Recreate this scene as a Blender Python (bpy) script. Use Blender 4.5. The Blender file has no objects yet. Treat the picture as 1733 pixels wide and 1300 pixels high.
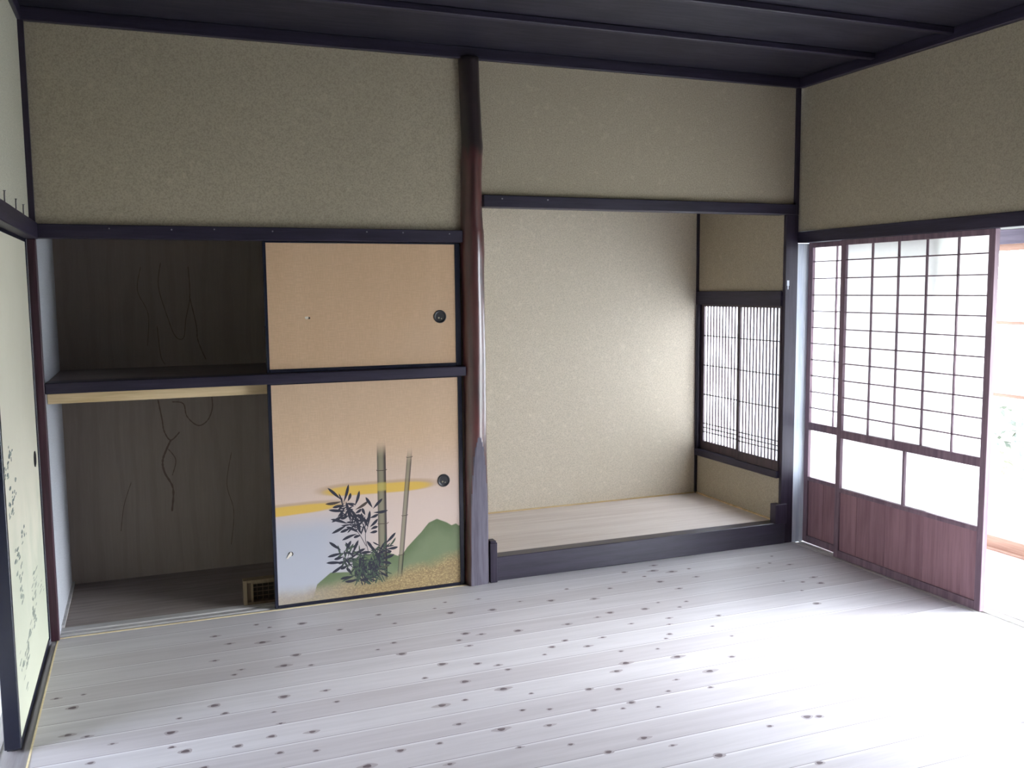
import bpy, bmesh, math, random
from mathutils import Vector, Matrix

C = bpy.context.scene.collection
SC = bpy.context.scene
R = random.Random(7)

# ---------------------------------------------------------------- camera, world, exposure
cam_d = bpy.data.cameras.new('camera')
cam_d.sensor_fit = 'HORIZONTAL'; cam_d.sensor_width = 36.0
cam_d.lens = 1568.18 * 36.0 / 1733.0
cam_d.clip_start = 0.02; cam_d.clip_end = 200
cam = bpy.data.objects.new('camera', cam_d); C.objects.link(cam)
cr = Vector((0.92953, -0.36863, -0.00906)); cu = Vector((0.04550, 0.09027, 0.99488)); cw = Vector((0.36592, 0.92518, -0.10068))
cam.matrix_world = Matrix(((cr.x, cu.x, -cw.x, 0.39946), (cr.y, cu.y, -cw.y, -4.28333), (cr.z, cu.z, -cw.z, 1.46440), (0, 0, 0, 1)))
SC.camera = cam

world = bpy.data.worlds.new('sky'); SC.world = world; world.use_nodes = True
wn = world.node_tree; wn.nodes.clear()
wo = wn.nodes.new('ShaderNodeOutputWorld'); wb = wn.nodes.new('ShaderNodeBackground')
wtc = wn.nodes.new('ShaderNodeTexCoord'); wsep = wn.nodes.new('ShaderNodeSeparateXYZ'); wr = wn.nodes.new('ShaderNodeValToRGB')
wn.links.new(wtc.outputs['Generated'], wsep.inputs[0]); wn.links.new(wsep.outputs['Z'], wr.inputs[0])
wr.color_ramp.elements[0].position = 0.0; wr.color_ramp.elements[0].color = (0.86, 0.90, 1.0, 1)
wr.color_ramp.elements[1].position = 1.0; wr.color_ramp.elements[1].color = (0.66, 0.79, 1.0, 1)
wn.links.new(wr.outputs[0], wb.inputs['Color']); wb.inputs['Strength'].default_value = 14.0
wn.links.new(wb.outputs[0], wo.inputs['Surface'])
# thin overcast sun, very soft
sd = bpy.data.lights.new('hazy_sun', 'SUN'); sd.energy = 13.0; sd.angle = math.radians(40); sd.color = (0.93, 0.95, 1.0)
so = bpy.data.objects.new('hazy_sun', sd); C.objects.link(so); so.location = (9, -6, 8)
so.rotation_euler = Vector((-0.85, 0.42, -0.46)).to_track_quat('-Z', 'Y').to_euler()

SC.view_settings.view_transform = 'Standard'; SC.view_settings.look = 'None'
SC.view_settings.gamma = 1.0; SC.view_settings.use_curve_mapping = False
SC.view_settings.exposure = 0.5
SC.cycles.max_bounces = 14; SC.cycles.diffuse_bounces = 8; SC.cycles.transparent_max_bounces = 16
SC.cycles.sample_clamp_indirect = 8.0

# ---------------------------------------------------------------- node helpers
class N:
    def __init__(s, name):
        s.m = bpy.data.materials.new(name); s.m.use_nodes = True
        s.t = s.m.node_tree; s.t.nodes.clear()
        s.out = s.t.nodes.new('ShaderNodeOutputMaterial')
    def n(s, typ, **kw):
        x = s.t.nodes.new(typ)
        for k, v in kw.items(): setattr(x, k, v)
        return x
    def l(s, a, b): s.t.links.new(a, b)
    def set(s, inp, v):
        if hasattr(v, 'is_output') or isinstance(v, bpy.types.NodeSocket): s.l(v, inp)
        else: inp.default_value = v
    def math(s, op, a, b=0.0, c=None, clamp=False):
        x = s.n('ShaderNodeMath', operation=op, use_clamp=clamp)
        s.set(x.inputs[0], a); s.set(x.inputs[1], b)
        if c is not None: s.set(x.inputs[2], c)
        return x.outputs[0]
    def smooth(s, v, a, b):                      # 0 at a, 1 at b (a may exceed b)
        x = s.n('ShaderNodeMapRange', interpolation_type='SMOOTHSTEP')
        s.set(x.inputs['Value'], v)
        if a <= b: x.inputs['From Min'].default_value = a; x.inputs['From Max'].default_value = b
        else:
            x.inputs['From Min'].default_value = b; x.inputs['From Max'].default_value = a
            x.inputs['To Min'].default_value = 1; x.inputs['To Max'].default_value = 0
        return x.outputs[0]
    def mix(s, f, a, b, mode='MIX'):
        x = s.n('ShaderNodeMix', data_type='RGBA', blend_type=mode)
        s.set(x.inputs[0], f); s.set(x.inputs[6], rgba(a)); s.set(x.inputs[7], rgba(b))
        return x.outputs[2]
    def coords(s, scale=(1, 1, 1), rot=(0, 0, 0)):
        tc = s.n('ShaderNodeTexCoord'); mp = s.n('ShaderNodeMapping')
        s.l(tc.outputs['Object'], mp.inputs[0]); mp.inputs['Scale'].default_value = scale; mp.inputs['Rotation'].default_value = rot
        return mp.outputs[0]
    def xyz(s):
        tc = s.n('ShaderNodeTexCoord'); sp = s.n('ShaderNodeSeparateXYZ'); s.l(tc.outputs['Object'], sp.inputs[0])
        return sp.outputs
    def noise(s, vec, scale=5, detail=3, rough=.5):
        x = s.n('ShaderNodeTexNoise'); s.l(vec, x.inputs['Vector'])
        x.inputs['Scale'].default_value = scale; x.inputs['Detail'].default_value = detail; x.inputs['Roughness'].default_value = rough
        return x.outputs['Fac']
    def ramp(s, f, stops):
        x = s.n('ShaderNodeValToRGB'); s.l(f, x.inputs[0]); e = x.color_ramp.elements
        while len(e) < len(stops): e.new(0.5)
        for i, (p, c) in enumerate(stops): e[i].position = p; e[i].color = rgba(c)
        return x.outputs[0]
    def finish(s, col, rough=.6, bump=None, bstr=.2, bdist=.002, spec=.5, metal=0, coat=0):
        b = s.n('ShaderNodeBsdfPrincipled')
        s.set(b.inputs['Base Color'], rgba(col)); s.set(b.inputs['Roughness'], rough)
        b.inputs['Specular IOR Level'].default_value = spec; b.inputs['Metallic'].default_value = metal
        b.inputs['Coat Weight'].default_value = coat; b.inputs['Coat Roughness'].default_value = .2
        if bump is not None:
            k = s.n('ShaderNodeBump'); k.inputs['Strength'].default_value = bstr; k.inputs['Distance'].default_value = bdist
            s.l(bump, k.inputs['Height']); s.l(k.outputs[0], b.inputs['Normal'])
        s.l(b.outputs[0], s.out.inputs[0]); return s.m
def rgba(c):
    if isinstance(c, (tuple, list)) and len(c) == 3: return (c[0], c[1], c[2], 1)
    return c

def plaster(name, c1, c2, sc=1.0):
    m = N(name); v = m.coords()
    big = m.noise(v, 1.3 * sc, 4); fine = m.noise(v, 160, 2, .7); mid = m.noise(v, 28, 3, .6)
    col = m.mix(big, c1, c2)
    col = m.mix(m.smooth(fine, .35, .75), col, tuple(x * .78 for x in c1))
    col = m.mix(m.math('MULTIPLY', m.smooth(mid, .55, .8), .35), col, tuple(min(1, x * 1.2) for x in c2))
    return m.finish(col, .95, fine, .35, .0015, spec=.15)
def wood(name, c1, c2, axis='x', rough=.5, grain=1.0, spec=.4, coat=0.0, bstr=.25):
    m = N(name)
    sc = {'x': (1.2, 22, 22), 'y': (22, 1.2, 22), 'z': (22, 22, 1.2)}[axis]
    v = m.coords(tuple(q * grain for q in sc))
    a = m.noise(v, 1.6, 5, .6); b = m.noise(v, 7.0, 3, .6)
    f = m.math('ADD', m.math('MULTIPLY', a, .7), m.math('MULTIPLY', b, .3))
    col = m.mix(m.smooth(f, .35, .65), c1, c2)
    return m.finish(col, rough, b, bstr, .0012, spec=spec, coat=coat)
def plain(name, c, rough=.5, spec=.5, metal=0, coat=0):
    m = N(name); v = m.coords(); f = m.noise(v, 40, 3)
    return m.finish(m.mix(f, tuple(x * .9 for x in c), tuple(min(1, x * 1.08) for x in c)), rough, f, .05, .001, spec, metal, coat)

M = {}
M['plaster'] = plaster('plaster_olive', (.425, .370, .28), (.505, .442, .34))
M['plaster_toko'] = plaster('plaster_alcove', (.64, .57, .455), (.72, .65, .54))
M['plaster_left'] = plaster('plaster_left', (.56, .54, .44), (.62, .60, .50))
M['plaster_closet'] = plaster('plaster_closet', (.52, .54, .58), (.60, .62, .66))
M['plain_far'] = plaster('plaster_far', (.55, .53, .47), (.6, .58, .52))
M['dark_x'] = wood('dark_wood_x', (.015, .012, .027), (.031, .025, .049), 'x', .45)
M['dark_y'] = wood('dark_wood_y', (.016, .013, .029), (.036, .029, .056), 'y', .45)
M['dark_z'] = wood('dark_wood_z', (.016, .011, .024), (.034, .025, .046), 'z', .45)
M['purple_z'] = wood('reddish_post', (.030, .012, .020), (.060, .022, .036), 'z', .4)
M['sill_dark'] = wood('lacquered_sill', (.022, .019, .032), (.040, .034, .055), 'x', .33, spec=.6)
M['ceil'] = None
M['lacquer'] = plain('black_lacquer', (.012, .014, .030), .22, .6)
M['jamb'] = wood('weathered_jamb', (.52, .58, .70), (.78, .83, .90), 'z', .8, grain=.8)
M['pale'] = wood('new_pine', (.55, .40, .20), (.80, .62, .38), 'x', .6, grain=.6)
M['strip'] = wood('pine_strip', (.70, .58, .34), (.80, .68, .44), 'x', .6)
M['silltrack'] = wood('worn_sill', (.34, .33, .33), (.46, .45, .44), 'x', .6)
M['silly'] = wood('worn_sill_y', (.24, .22, .23), (.32, .30, .31), 'y', .6)
M['thresh'] = wood('threshold_pale', (.62, .60, .58), (.75, .73, .70), 'y', .5)
M['shojiwood'] = wood('shoji_cedar_veiled', (.15, .095, .125), (.25, .165, .20), 'z', .5)  # wood colour lightened and purpled to imitate lens flare over it
M['kick'] = wood('kick_board_veiled', (.22, .115, .140), (.33, .185, .21), 'z', .55, grain=.7)  # reddish wood, with the flare's pink-purple veil mixed into its colour
M['lattice'] = wood('lattice_wood', (.050, .035, .045), (.09, .06, .07), 'z', .5)
M['boxwood'] = wood('box_wood', (.12, .08, .05), (.18, .13, .08), 'z', .6)
M['boxwood2'] = wood('box_wood_light', (.22, .165, .10), (.29, .22, .135), 'z', .6)
M['outer'] = wood('outer_rail_wood', (.26, .145, .10), (.36, .22, .155), 'y', .6)
M['outer_dark'] = wood('outer_lintel', (.045, .035, .065), (.08, .065, .10), 'y', .6)
M['nail'] = plain('nail_steel', (.12, .11, .12), .4, .5, .8)
M['nailhead'] = plain('nail_head', (.28, .27, .30), .35, .5, .7)
M['black'] = plain('pull_black', (.018, .018, .022), .35, .6)
M['glint'] = plain('pull_glint', (.45, .42, .28), .3, .5, .6)  # pale colour for the painted glints on the black pulls
M['tear'] = plain('torn_paper', (.72, .68, .60), .8, .2)
M['hole'] = plain('hole_dark', (.06, .05, .04), .9, .1)
M['ground'] = plaster('garden_ground', (.30, .30, .24), (.42, .40, .32))
M['bark'] = wood('shrub_bark', (.10, .07, .05), (.18, .13, .09), 'z', .9)

def mk_ceiling():
    m = N('ceiling_boards'); v = m.coords((3, 26, 26)); g = m.noise(v, 1.4, 5, .6)
    p = m.xyz(); t = m.math('FRACT', m.math('DIVIDE', p[0], .46))
    seam = m.math('MULTIPLY', m.smooth(t, .0, .012), 1.0)
    w = m.n('ShaderNodeTexWhiteNoise', noise_dimensions='1D'); m.l(m.math('FLOOR', m.math('DIVIDE', p[0], .46)), w.inputs['W'])
    big = m.noise(m.coords((2.2, 5, 1), (0, 0, .5)), 2.0, 4, .6)
    col = m.mix(m.smooth(g, .35, .7), (.011, .010, .021), (.027, .024, .040))
    col = m.mix(m.math('MULTIPLY', m.smooth(big, .5, .75), .6), col, (.044, .039, .060))
    return m.finish(col, .55, g, .3, .0015, spec=.4)
M['ceil'] = mk_ceiling()

def mk_floor():
    m = N('knotty_pine_floor'); p = m.xyz()
    W = .150
    u = m.math('DIVIDE', m.math('ADD', p[1], .428 + W * 60), W)
    idx = m.math('FLOOR', u); fr = m.math('FRACT', u)
    wn = m.n('ShaderNodeTexWhiteNoise', noise_dimensions='1D'); m.l(idx, wn.inputs['W'])
    # stagger the end joints of each plank row
    sx = m.math('ADD', p[0], m.math('MULTIPLY', wn.outputs['Value'], 9.0))
    jx = m.math('FLOOR', m.math('DIVIDE', sx, 40.0))
    w2 = m.n('ShaderNodeTexWhiteNoise', noise_dimensions='2D'); cmb = m.n('ShaderNodeCombineXYZ')
    m.l(idx, cmb.inputs[0]); m.l(jx, cmb.inputs[1]); m.l(cmb.outputs[0], w2.inputs['Vector'])
    c3 = m.n('ShaderNodeCombineXYZ'); m.l(m.math('MULTIPLY', sx, .9), c3.inputs[0]); m.l(m.math('MULTIPLY', p[1], 14.0), c3.inputs[1]); m.l(idx, c3.inputs[2])
    g = m.noise(c3.outputs[0], 2.2, 5, .55)
    c4 = m.n('ShaderNodeCombineXYZ'); m.l(m.math('MULTIPLY', sx, 4.0), c4.inputs[0]); m.l(m.math('MULTIPLY', p[1], 90.0), c4.inputs[1]); m.l(idx, c4.inputs[2])
    g2 = m.noise(c4.outputs[0], 1.5, 3, .6)
    col = m.mix(m.smooth(g, .3, .7), (.46, .435, .455), (.57, .545, .565))
    col = m.mix(w2.outputs['Value'], m.mix(.45, col, (.43, .395, .41)), m.mix(.4, col, (.65, .635, .655)))
    col = m.mix(m.math('MULTIPLY', m.smooth(g2, .55, .8), .3), col, (.36, .32, .31))
    # pale edge on one side, hairline groove on the other
    col = m.mix(m.math('MULTIPLY', m.smooth(fr, .90, .985), .55), col, (.78, .76, .78))
    gap = m.math('ADD', m.smooth(fr, .026, .008), m.smooth(m.math('FRACT', m.math('DIVIDE', sx, 40.0)), .00008, .00003), clamp=True)
    col = m.mix(m.math('MULTIPLY', gap, .85), col, (.13, .11, .13))
    h = m.math('SUBTRACT', m.math('MULTIPLY', g2, .15), gap)
    return m.finish(col, .42, h, .35, .0015, spec=.45)
M['floor'] = mk_floor()
M['knot_halo'] = plain('knot_halo', (.37, .33, .345), .45)
M['knot'] = plain('knot_core', (.125, .095, .105), .45)
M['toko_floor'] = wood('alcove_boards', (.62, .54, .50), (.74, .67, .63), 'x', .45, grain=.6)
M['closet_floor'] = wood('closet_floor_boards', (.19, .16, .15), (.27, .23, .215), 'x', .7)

def mk_plywood(name='closet_plywood'):
    m = N(name); v = m.coords((1, 1, 1))
    dist = m.noise(m.coords((1.6, 1.0, .55)), 2.2, 4, .6)
    w = m.n('ShaderNodeTexWave', wave_type='BANDS', bands_direction='X'); m.l(m.coords((3, 3, .7)), w.inputs['Vector'])
    w.inputs['Scale'].default_value = 1.1; w.inputs['Distortion'].default_value = 9; w.inputs['Detail'].default_value = 3
    fine = m.noise(m.coords((120, 60, 6)), 1.2, 2)
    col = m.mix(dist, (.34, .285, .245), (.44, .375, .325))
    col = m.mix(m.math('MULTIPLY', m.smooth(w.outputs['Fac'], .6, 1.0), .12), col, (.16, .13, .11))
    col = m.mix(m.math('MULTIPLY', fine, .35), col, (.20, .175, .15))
    return m.finish(col, .7, fine, .2, .001, spec=.25)
M['ply'] = mk_plywood()
M['crack'] = plain('closet_crack', (.19, .14, .12), .9, .1)

def mk_paper(name, k):
    m = N(name); v = m.coords(); f = m.noise(v, 30, 4, .65)
    col = m.mix(f, (k, k, k * .99), (k + .06, k + .06, k + .05))
    d = m.n('ShaderNodeBsdfDiffuse'); t = m.n('ShaderNodeBsdfTranslucent'); x = m.n('ShaderNodeMixShader')
    m.l(col, d.inputs[0]); m.l(col, t.inputs[0]); x.inputs[0].default_value = .8
    m.l(d.outputs[0], x.inputs[1]); m.l(t.outputs[0], x.inputs[2]); m.l(x.outputs[0], m.out.inputs[0]); return m.m
M['paper'] = mk_paper('window_paper', .88)
M['shoji_paper'] = mk_paper('shoji_paper', .66)
def mk_glass():
    m = N('window_glass'); t = m.n('ShaderNodeBsdfTransparent'); g = m.n('ShaderNodeBsdfGlossy'); x = m.n('ShaderNodeMixShader')
    t.inputs[0].default_value = (.95, .97, .96, 1); g.inputs['Roughness'].default_value = .02
    fz = m.n('ShaderNodeFresnel'); fz.inputs[0].default_value = 1.45
    m.l(m.math('MULTIPLY', fz.outputs[0], .8), x.inputs[0])
    m.l(t.outputs[0], x.inputs[1]); m.l(g.outputs[0], x.inputs[2]); m.l(x.outputs[0], m.out.inputs[0]); return m.m
M['glass'] = mk_glass()
def mk_leaf(name, c1, c2):
    m = N(name); f = m.noise(m.coords(), 9, 3); col = m.mix(f, c1, c2)
    b = m.n('ShaderNodeBsdfPrincipled'); m.l(col, b.inputs['Base Color']); b.inputs['Roughness'].default_value = .5
    t = m.n('ShaderNodeBsdfTranslucent'); m.l(col, t.inputs[0]); x = m.n('ShaderNodeMixShader'); x.inputs[0].default_value = .3
    m.l(b.outputs[0], x.inputs[1]); m.l(t.outputs[0], x.inputs[2]); m.l(x.outputs[0], m.out.inputs[0]); return m.m
M['leaf'] = mk_leaf('shrub_leaf', (.04, .048, .03), (.08, .09, .055))

def mk_post():
    m = N('alcove_post_bark'); p = m.xyz()
    n1 = m.noise(m.coords((14, 14, 1.6)), 1.6, 5, .6); n2 = m.noise(m.coords((5, 5, 3)), 1.5, 3)
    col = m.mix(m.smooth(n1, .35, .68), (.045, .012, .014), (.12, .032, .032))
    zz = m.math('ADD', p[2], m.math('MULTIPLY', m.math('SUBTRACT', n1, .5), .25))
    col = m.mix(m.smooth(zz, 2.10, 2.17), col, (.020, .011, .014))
    col = m.mix(m.math('MULTIPLY', m.smooth(n2, .5, .7), .4), col, (.16, .055, .05))
    return m.finish(col, .30, n1, .3, .002, spec=.8, coat=.8)
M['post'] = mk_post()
M['facet'] = wood('hewn_facet', (.085, .075, .10), (.15, .135, .17), 'z', .75)

def weave(m):
    a = m.noise(m.coords((260, 1, 22)), 1.0, 2, .6); b = m.noise(m.coords((22, 1, 260)), 1.0, 2, .6)
    return m.math('MULTIPLY', m.math('ADD', a, b), .5)
def mk_tan():
    m = N('door_paper_tan'); wv = weave(m); st = m.noise(m.coords((7, 1, .5)), 1.5, 3); bl = m.noise(m.coords(), 2.2, 3)
    col = m.mix(st, (.63, .425, .265), (.72, .50, .325))
    col = m.mix(m.smooth(wv, .42, .62), m.mix(.5, col, (.55, .37, .23)), col)
    col = m.mix(m.math('MULTIPLY', m.smooth(bl, .5, .75), .3), col, (.60, .44, .31))
    return m.finish(col, .8, wv, .3, .0006, spec=.2)
M['tan'] = mk_tan()
def mk_painted():
    m = N('door_paper_painted'); p = m.xyz(); X, Z = p[0], p[2]; wv = weave(m)
    nz = m.noise(m.coords(), 5, 4, .6); fn = m.noise(m.coords((1.0, 1, 1.6)), 120, 3, .7); st = m.noise(m.coords((7, 1, .5)), 1.5, 3)
    col = m.mix(st, (.61, .43, .285), (.69, .50, .345))
    col = m.mix(m.smooth(wv, .42, .62), m.mix(.5, col, (.54, .38, .25)), col)
    # pinkish mist, then blue mist at lower left
    col = m.mix(m.math('MULTIPLY', m.smooth(Z, .80, .40), .85), col, (.62, .50, .445))
    blue = m.math('MULTIPLY', m.smooth(Z, .50, .33), m.smooth(X, .62, .18))
    col = m.mix(m.math('MULTIPLY', blue, .95), col, (.41, .43, .49))
    # golden cloud bands
    def band(cx, hw, cz, hz, slope):
        dz = m.math('SUBTRACT', Z, m.math('ADD', cz, m.math('MULTIPLY', m.math('SUBTRACT', X, cx), slope)))
        ex = m.math('POWER', m.math('ABSOLUTE', m.math('DIVIDE', m.math('SUBTRACT', X, cx), hw)), 4.0)
        ez = m.math('POWER', m.math('ABSOLUTE', m.math('DIVIDE', dz, hz)), 2.0)
        return m.math('ADD', ex, ez), m.math('DIVIDE', dz, hz)
    for a in ((.500, .27, .533, .025, -.01), (-.02, .33, .461, .023, .03)):
        e, dz = band(*a)
        e = m.math('ADD', e, m.math('MULTIPLY', m.math('SUBTRACT', nz, .5), .5))
        col = m.mix(m.math('MULTIPLY', m.smooth(e, 2.1, .8), .55), col, (.40, .25, .12))
        col = m.mix(m.math('MULTIPLY', m.smooth(m.math('ADD', e, m.math('MULTIPLY', dz, .6)), 1.2, .4), .95), col, (.66, .43, .09))
    # green mountains: height profile over the panel width
    r = m.n('ShaderNodeValToRGB'); m.l(m.math('DIVIDE', X, .935), r.inputs[0]); e = r.color_ramp.elements
    prof = [(0, 0), (.19, .03), (.21, .092), (.28, .143), (.38, .131), (.41, .19), (.46, .21), (.57, .212), (.63, .185), (.655, .19), (.68, .222), (.76, .291), (.785, .318), (.80, .333), (.845, .349), (.90, .325), (.925, .309), (.95, .315), (.965, .303), (1, .308)]
    while len(e) < len(prof): e.new(.5)
    for i, (a, b) in enumerate(prof): e[i].position = a; e[i].color = (b * 2, b * 2, b * 2, 1)
    hgt = m.math('MULTIPLY', r.outputs[0], .5)
    d = m.math('SUBTRACT', hgt, m.math('SUBTRACT', Z, m.math('MULTIPLY', m.math('SUBTRACT', nz, .5), .012)))
    mt = m.mix(m.smooth(d, .0, .10), (.125, .165, .085), (.185, .225, .13))
    mt = m.mix(m.math('MULTIPLY', m.smooth(nz, .45, .7), .4), mt, (.21, .245, .155))
    col = m.mix(m.smooth(d, -.003, .004), col, mt)
    # brown grassy ground with gold specks
    gh = m.math('ADD', .075, m.math('MULTIPLY', m.smooth(X, .45, .95), .085))
    gm = m.smooth(m.math('SUBTRACT', m.math('ADD', gh, m.math('MULTIPLY', m.math('SUBTRACT', nz, .5), .09)), Z), -.035, .04)
    gcol = m.mix(m.smooth(fn, .4, .66), (.27, .185, .10), (.46, .33, .17))
    gcol = m.mix(m.math('MULTIPLY', m.smooth(fn, .60, .74), m.smooth(X, .3, .8)), gcol, (.80, .60, .28))
    gcol = m.mix(m.math('MULTIPLY', m.smooth(X, .5, .1), .6), gcol, (.36, .33, .30))
    col = m.mix(m.math('MULTIPLY', gm, .9), col, gcol)
    # two bamboo culms
    def culm(x0, slope, w, top, bot, alpha):
        dx = m.math('DIVIDE', m.math('SUBTRACT', X, m.math('ADD', x0, m.math('MULTIPLY', Z, slope))), w)
        ad = m.math('ABSOLUTE', dx)
        msk = m.math('MULTIPLY', m.smooth(ad, 1.03, .95), m.math('MULTIPLY', m.smooth(Z, top, top - .09), m.smooth(Z, bot - .02, bot + .03)))
        body = m.mix(m.smooth(m.math('ADD', ad, m.math('MULTIPLY', dx, .25)), .20, .95), (.22, .205, .135), (.030, .024, .030))
        joint = None
        return m.math('MULTIPLY', msk, alpha), body, ad
    a, b, ad = culm(.514, .007, .0215, .76, .075, .92); col = m.mix(a, col, b)
    # gold cloud passes in front of the big culm
    gb = m.math('MULTIPLY', m.math('MULTIPLY', m.smooth(m.math('ABSOLUTE', m.math('SUBTRACT', Z, .533)), .026, .014), m.smooth(ad, 1.0, .9)), .65)
    col = m.mix(gb, col, (.52, .42, .10))
    a, b, ad = culm(.588, .103, .0125, .72, .085, .80); col = m.mix(a, col, b)
    return m.finish(col, .8, wv, .3, .0006, spec=.2)
M['painted'] = mk_painted()
M['ink'] = plain('painted_leaf_ink', (.040, .040, .055), .8, .2)
M['ink2'] = plain('painted_leaf_green', (.070, .095, .070), .8, .2)
M['ink3'] = plain('painted_leaf_brown', (.085, .065, .055), .8, .2)
def mk_cream():
    m = N('door_paper_cream'); p = m.xyz(); nz = m.noise(m.coords(), 3, 4, .6); fn = m.noise(m.coords(), 60, 3, .6)
    col = m.mix(nz, (.66, .63, .50), (.74, .71, .58))
    # wash of pale green at the foot of the picture, with soft noisy outline
    k = m.math('ADD', p[2], m.math('MULTIPLY', m.math('SUBTRACT', nz, .5), .9))
    col = m.mix(m.math('MULTIPLY', m.smooth(k, .75, .35), .45), col, (.42, .50, .38))
    col = m.mix(m.math('MULTIPLY', m.smooth(fn, .5, .8), .25), col, (.62, .60, .48))
    return m.finish(col, .85, fn, .15, .0006, spec=.2)
M['cream'] = mk_cream()
M['inkwash'] = plain('ink_wash', (.27, .30, .25), .85, .2)
M['inkwash_dark'] = plain('ink_wash_dark', (.13, .16, .15), .85, .2)

# ---------------------------------------------------------------- mesh helpers
class MB:
    """collects shapes in world coordinates; build() links them as one mesh object"""
    def __init__(s): s.b = bmesh.new(); s.slots = []
    def slot(s, m):
        if m not in s.slots: s.slots.append(m)
        return s.slots.index(m)
    def box(s, x0, x1, y0, y1, z0, z1, m, bev=0.0):
        r = bmesh.ops.create_cube(s.b, size=1.0)
        vs = r['verts']
        for v in vs:
            v.co = Vector(((x0 + x1) / 2 + v.co.x * (x1 - x0), (y0 + y1) / 2 + v.co.y * (y1 - y0), (z0 + z1) / 2 + v.co.z * (z1 - z0)))
        fs = set(f for v in vs for f in v.link_faces)
        i = s.slot(m)
        for f in fs: f.material_index = i
        if bev > 0:
            es = list(set(e for v in vs for e in v.link_edges))
            r2 = bmesh.ops.bevel(s.b, geom=es, offset=bev, segments=1, profile=.5, affect='EDGES')
            for f in r2['faces']: f.material_index = i
        return s
    def poly(s, pts, m):
        vs = [s.b.verts.new(p) for p in pts]; f = s.b.faces.new(vs); f.material_index = s.slot(m); return s
    def tube(s, pts, rad, m, seg=8, caps=True):
        i = s.slot(m); rings = []
        for k, p in enumerate(pts):
            p = Vector(p); a = Vector(pts[max(k - 1, 0)]); b = Vector(pts[min(k + 1, len(pts) - 1)])
            t = (b - a).normalized(); up = Vector((0, 0, 1)) if abs(t.z) < .9 else Vector((1, 0, 0))
            u = t.cross(up).normalized(); w = t.cross(u); rr = rad[k] if isinstance(rad, (list, tuple)) else rad
            rings.append([s.b.verts.new(p + u * (math.cos(2 * math.pi * j / seg) * rr) + w * (math.sin(2 * math.pi * j / seg) * rr)) for j in range(seg)])
        for k in range(len(rings) - 1):
            for j in range(seg):
                f = s.b.faces.new((rings[k][j], rings[k][(j + 1) % seg], rings[k + 1][(j + 1) % seg], rings[k + 1][j])); f.material_index = i; f.smooth = True
        if caps:
            for rg in (rings[0], rings[-1]):
                f = s.b.faces.new(rg); f.material_index = i
        return s
    def lathe_y(s, cx, y0, cz, prof, m, seg=32):
        """profile [(radius, dy)] revolved about an axis along y"""
        i = s.slot(m); rings = []
        for r, dy in prof:
            rings.append([s.b.verts.new((cx + r * math.cos(2 * math.pi * j / seg), y0 + dy, cz + r * math.sin(2 * math.pi * j / seg))) for j in range(seg)])
        for k in range(len(rings) - 1):
            for j in range(seg):
                f = s.b.faces.new((rings[k][j], rings[k][(j + 1) % seg], rings[k + 1][(j + 1) % seg], rings[k + 1][j])); f.material_index = i; f.smooth = True
        f = s.b.faces.new(rings[-1]); f.material_index = i
        f = s.b.faces.new(list(reversed(rings[0]))); f.material_index = i
        return s
    def build(s, name, parent=None, base=None, normals=True):
        off = Vector(base) if base is not None else (parent.matrix_basis.translation.copy() if parent is not None else Vector((0, 0, 0)))
        if parent is not None and base is None:
            q = parent; off = Vector((0, 0, 0))
            while q is not None: off += q.location; q = q.parent
        for v in s.b.verts: v.co -= off
        if normals: bmesh.ops.recalc_face_normals(s.b, faces=s.b.faces)
        me = bpy.data.meshes.new(name); s.b.to_mesh(me); s.b.free()
        for m in s.slots: me.materials.append(m)
        o = bpy.data.objects.new(name, me); C.objects.link(o)
        if parent is not None: o.parent = parent
        elif base is not None: o.location = base
        return o
def B(name, dims, m, parent=None, bev=0.0, base=None):
    return MB().box(*dims, m, bev).build(name, parent, base)
def sheet(name, x, y0, y1, z0, z1, m, parent):       # one sheet of paper, as thin as paper is
    return MB().poly([(x, y0, z0), (x, y1, z0), (x, y1, z1), (x, y0, z1)], m).build(name, parent)
def tag(o, label=None, cat=None, group=None, kind=None):
    if label: o['label'] = label
    if cat: o['category'] = cat
    if group: o['group'] = group
    if kind: o['kind'] = kind
    return o
def thing(name, loc, label, cat, group=None):
    o = bpy.data.objects.new(name, None); o.empty_display_size = .05; o.location = loc; C.objects.link(o)
    return tag(o, label, cat, group)
def S(o): o['kind'] = 'structure'; return o

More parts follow.
